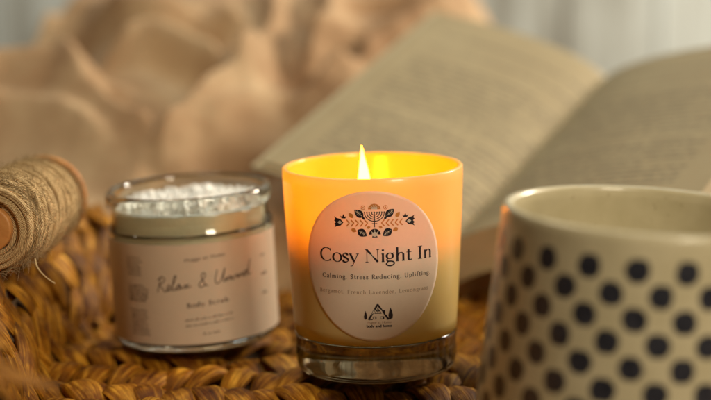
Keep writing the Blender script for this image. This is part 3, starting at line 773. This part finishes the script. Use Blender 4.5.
# ------------------------------------------------------------------ open book
TL = Vector((4.94, 114, 13.25)); BL = Vector((-5.15, 97, 6.45)); G1 = Vector((15.0, 110, 9.75)); G0 = G1 - (TL - BL)
av = (G1 - G0); pl_ = av.length; ah = av.normalized()
bl = (TL - G1); bl -= ah * bl.dot(ah); W = WL = bl.length; blh = bl.normalized()
rv = Vector((1, -.69, .30)); rv -= ah * rv.dot(ah); rh = rv.normalized()
if blh.cross(ah).z < 0: NL = -blh.cross(ah)
else: NL = blh.cross(ah)
NRt = rh.cross(ah); NRt = NRt if NRt.z > 0 else -NRt
book = thing('open_book', 'thick open book with yellowed printed pages propped on the cloth behind the candle', 'book', tuple(G0))
def pageside(name, out, nrm, hump, thick, right):
    W = WL * (1.2 if right else 1)
    nu, nv = 40, 12; V = []; U = []; F = []
    def top(u, v):
        h = hump * (1 - math.exp(-u * 7)) * (1 - u ** 2.2) * 1.15
        return out * (u * W) + ah * (v * pl_) + nrm * h
    for i in range(nu + 1):
        for j in range(nv + 1):
            u, v = i / nu, j / nv; V.append(top(u, v)); U.append(((u * W) if right else (W - u * W), v * pl_))
    for i in range(nu):
        for j in range(nv):
            a = i * (nv + 1) + j; f = (a, a + nv + 1, a + nv + 2, a + 1); F.append(f if right else f[::-1])
    o = mesh(name + '_page', V, F, M['page'], book, U)
    # page block below
    V = []; U = []; F = []; loop = []
    dn = -(NL + NRt).normalized()
    def pt(u, v, k):
        base = top(u, v) - nrm * .015
        t = thick * k * (1 - .0 * u)
        return base + dn * t + out * (.25 * k * (1 if u > .5 else 0))
    def strip(fn, n1, n2, s1):
        b = len(V)
        for i in range(n1 + 1):
            for j in range(n2 + 1): V.append(fn(i / n1, j / n2)); U.append((i / n1 * s1, j / n2 * thick))
        for i in range(n1):
            for j in range(n2): a = b + i * (n2 + 1) + j; F.append((a, a + 1, a + n2 + 2, a + n2 + 1))
    strip(lambda a, k: pt(a, 0, k), 30, 4, 11); strip(lambda a, k: pt(1, a, k), 12, 4, 20); strip(lambda a, k: pt(a, 1, k), 30, 4, 11); strip(lambda a, k: pt(0, a, k), 12, 4, 20)
    strip(lambda a, k: pt(a, k, 1), 30, 8, 11)
    mesh('page_block', V, F, M['pedge'], book, U)
    # cover board
    V = []; F = []
    for k in (0, .14):
        for i in range(31):
            for v in (-.02, 1.02):
                u = i / 30; V.append(pt(u * 1.03, v, 1) + dn * (.01 + k))
    for i in range(30):
        a = i * 2; F += [(a, a + 1, a + 3, a + 2), (62 + a, 62 + a + 2, 62 + a + 3, 62 + a + 1), (a, a + 2, 62 + a + 2, 62 + a), (a + 1, 62 + a + 1, 62 + a + 3, a + 3)]
    F += [(0, 62, 63, 1), (60, 61, 123, 122)]
    mesh('cover_board', V, F, M['cover'], book, None, False)
pageside('left', blh, NL, .85, .25, False)
pageside('right', rh, NRt, .75, 2.2, True)
for c in book.children:
    if c.name.startswith(('left_', 'right_')): c.name = 'page'

# ------------------------------------------------------------------ cloth heap
def project(x, y, z):
    dy, dz = y, z - CAMZ; c, s = math.cos(R(PITCH)), math.sin(R(PITCH))
    d = dy * c - dz * s; v = dz * c + dy * s
    return 355.5 + FPX * x / d, 200 - FPX * v / d
# folds: (line across the heap, gentle width, steep width, height); the cloth falls gently to the right of the line, steeply to its left
folds = [
 ([(-60, 96), (0, 80), (48, 78), (98, 60)], 26, 5, 1.5),
 ([(240, 84), (200, 64), (150, 48), (100, 60)], 15, 5, 1.3),
 ([(150, 160), (172, 142), (205, 112), (240, 84), (262, 60)], 24, 5, 1.5),
 ([(58, 84), (84, 104), (120, 130), (175, 152)], 26, 9, 1.1),
 ([(260, 26), (200, 22), (140, 24), (80, 2)], 16, 5, 1.3),
 ([(290, 112), (335, 80), (380, 46), (455, 12)], 16, 5, 1.2),
 ([(228, 90), (258, 62), (272, 30), (270, -20)], 18, 5, 1.1),
 ([(300, 78), (318, 50), (328, 24), (322, -20)], 14, 5, 1.0),
 ([(470, 20), (410, 24), (350, 44), (300, 60)], 14, 6, .8),
 ([(-60, 128), (10, 122), (70, 138), (120, 166)], 20, 9, .6),
 ([(62, 96), (96, 92), (140, 104)], 10, 7, .35),
 ([(20, 30), (34, 10), (50, -16)], 12, 5, 1.1),
 ([(200, 150), (250, 122), (310, 96)], 12, 7, .45),
]
pits = [(50, 34, 34, 24, 2.3), (187, 26, 15, 7, 2.4), (347, 74, 12, 8, 1.3), (395, 8, 40, 7, 1.8), (212, 32, 14, 14, .7), (240, 172, 40, 10, .8)]
def fold_heights(px, py):
    H = np.zeros_like(px)
    for P, wg, ws, h in folds:
        Q = np.array([tuple(q) for q in smoothprof(P, 5)]); Q[:, 1] += 11 * h
        L = np.concatenate([[0], np.cumsum(np.linalg.norm(np.diff(Q, axis=0), axis=1))]); best = np.full(px.shape, 1e9); sd = np.zeros_like(px); tt = np.zeros_like(px)
        for i in range(len(Q) - 1):
            d = Q[i + 1] - Q[i]; l2 = (d ** 2).sum(); t = np.clip(((px - Q[i, 0]) * d[0] + (py - Q[i, 1]) * d[1]) / l2, 0, 1)
            ex, ey = px - Q[i, 0] - t * d[0], py - Q[i, 1] - t * d[1]; D = np.hypot(ex, ey); m = D < best
            best[m] = D[m]; sd[m] = (-ex * d[1] + ey * d[0])[m]; tt[m] = ((L[i] + t * (L[i + 1] - L[i])) / L[-1])[m]
        tap = np.clip(np.minimum(tt, 1 - tt) * 5, 0, 1) ** .8
        tap = np.where((tt <= .001) | (tt >= .999), 0, tap)
        H += 2.1 * h * tap * np.where(sd > 0, np.exp(-(best / wg) ** 1.4), np.exp(-(best / ws) ** 2))
    for cx_, cy_2, rx, ry, h in pits: H -= 2.1 * h * np.exp(-((px - cx_) / rx) ** 2 - ((py - cy_2) / ry) ** 2)
    return H
def base_h(x, y):
    z = 2.5 + (y - 98) * .383
    if y < 99: z = max(-1.9, 2.9 - (99 - y) * 1.6)
    crest = 131 + .0 * x
    if x < -18: crest = 131 - (-18 - x) * 2.6
    crest = max(crest, 108)
    if y > crest: zc = 2.5 + (crest - 98) * .383; z = zc - ((y - crest) ** 2) * .09
    if x > 5.5 and y > 108: z -= (x - 5.5) ** 2 * .22 * min(1, (y - 108) / 8)
    return max(z, -2.0)
V = []; F = []; U = []
X0, X1, Y0, Y1 = -42, 26, 96, 150; st = .27
nx = int((X1 - X0) / st); ny = int((Y1 - Y0) / st)
gx, gy = np.meshgrid(X0 + st * np.arange(nx + 1), Y0 + st * np.arange(ny + 1), indexing='ij')
gz = 2.5 + (gy - 98) * .383; cc, ss = math.cos(R(PITCH)), math.sin(R(PITCH))
gd = gy * cc - (gz - CAMZ) * ss; gpx = 355.5 + FPX * gx / gd; gpy = 200 - FPX * ((gz - CAMZ) * cc + gy * ss) / gd
FH = fold_heights(gpx, gpy)
for i in range(nx + 1):
    x = X0 + i * st
    for j in range(ny + 1):
        y = Y0 + j * st; z = base_h(x, y)
        dz = 0
        if z > -1.9 and x < 14:
            dz = float(FH[i, j])
            px2 = Vector((x * .16, y * .07, 2)); dz += .45 * noise.noise(px2 * 1.6) + .16 * (1 - abs(noise.noise(Vector((x * .26 + y * .16, y * .15 - x * .08, 5)))) * 3.2) + .07 * (1 - abs(noise.noise(Vector((x * .6 - y * .2, y * .3, 9)))) * 3)
        # keep the cloth under the book
        rel = Vector((x, y, z + dz)) - G0; sgn = rel.dot(ah)
        if -1.5 < sgn < pl_ + 1.5:
            lu = rel.dot(blh)
            if -.5 < lu < W + .6:
                lim = (G0.z + (blh * lu + ah * sgn).z) ; gap = 1.7
                # plane height of the page above this spot
                hz = G0.z + ((x - G0.x) * -NL.x + (y - G0.y) * -NL.y) / NL.z
                if z + dz > hz - gap: dz = hz - gap - z
            if lu < 0.5:
                hz = G0.z + ((x - G0.x) * -NRt.x + (y - G0.y) * -NRt.y) / NRt.z
                if z + dz > hz - 3.4: dz = hz - 3.4 - z
        V.append((x, y, max(-2.0, z + dz))); U.append((x, y))
for i in range(nx):
    for j in range(ny):
        a = i * (ny + 1) + j; F.append((a, a + ny + 1, a + ny + 2, a + 1))
blanket = mesh('muslin_blanket', V, F, M['cloth'], None, U)
so = blanket.modifiers.new('thick', 'SOLIDIFY'); so.thickness = .003; so.offset = -1
sm = blanket.modifiers.new('smooth', 'SMOOTH'); sm.iterations = 4
tag(blanket, 'crumpled peach beige muslin blanket heaped in soft folds behind the jar', 'blanket')

# ------------------------------------------------------------------ setting
def boxV(x0, x1, y0, y1, z0, z1):
    V = [(x0, y0, z0), (x1, y0, z0), (x1, y1, z0), (x0, y1, z0), (x0, y0, z1), (x1, y0, z1), (x1, y1, z1), (x0, y1, z1)]
    return V, [(0, 3, 2, 1), (4, 5, 6, 7), (0, 1, 5, 4), (1, 2, 6, 5), (2, 3, 7, 6), (3, 0, 4, 7)]
V, F = boxV(-90, 90, 30, 178, -6, -2.05); o = mesh('table_top', V, F, M['table'], None, None, False); o['kind'] = 'structure'
mb = MB(); rr = random.Random(2); x = -90
while x < 90:
    w = 9.2
    V, F = boxV(x, x + w - .25, 178.5 + rr.uniform(0, .2), 181, -40, 90); mb.add(V, F); x += w
V, F = boxV(-90, 90, 181.1, 182, -40, 90); mb.add(V, F)
o = mb.build('board_wall', M['wall'], None, False); o['kind'] = 'structure'

# ------------------------------------------------------------------ light
def area(name, loc, tgt, sx, sy, power, col):
    l = bpy.data.lights.new(name, 'AREA'); l.shape = 'RECTANGLE'; l.size = sx * S; l.size_y = sy * S; l.energy = power; l.color = col
    o = bpy.data.objects.new(name, l); COL.objects.link(o); o.location = Vector(loc) * S
    o.rotation_euler = (Vector(tgt) - Vector(loc)).to_track_quat('-Z', 'Y').to_euler(); return o
area('window_light', (90, 140, 58), (-6, 108, 5), 26, 24, 14.5, (1, .87, .68))
area('front_fill', (44, 8, 60), (4, 78, 5), 22, 22, 5.9, (1, .86, .64))  # added fill from front right to brighten mug, candle and jar
area('left_fill', (-30, 100, 85), (-17, 84, 4), 26, 26, 2.2, (1, .84, .60))  # added fill from upper left for tray side, spool and cloth
area('wall_fill', (30, 140, 110), (10, 178, 25), 60, 30, 4.2, (.80, .97, 1.0))  # added fill for the boards alone, since the key shines away from them
w = bpy.data.worlds.new('World'); SC.world = w; w.use_nodes = True
bg = w.node_tree.nodes['Background']; bg.inputs[0].default_value = (1, .82, .60, 1); bg.inputs[1].default_value = .018
SC.view_settings.view_transform = 'Standard'; SC.view_settings.look = 'None'; SC.view_settings.exposure = .15; SC.view_settings.gamma = 1
SC.render.engine = 'CYCLES'
cy_ = SC.cycles; cy_.max_bounces = 16; cy_.transmission_bounces = 12; cy_.diffuse_bounces = 6; cy_.glossy_bounces = 6; cy_.transparent_max_bounces = 12
cy_.use_denoising = True; cy_.sample_clamp_indirect = 6; cy_.caustics_refractive = True; cy_.blur_glossy = .5
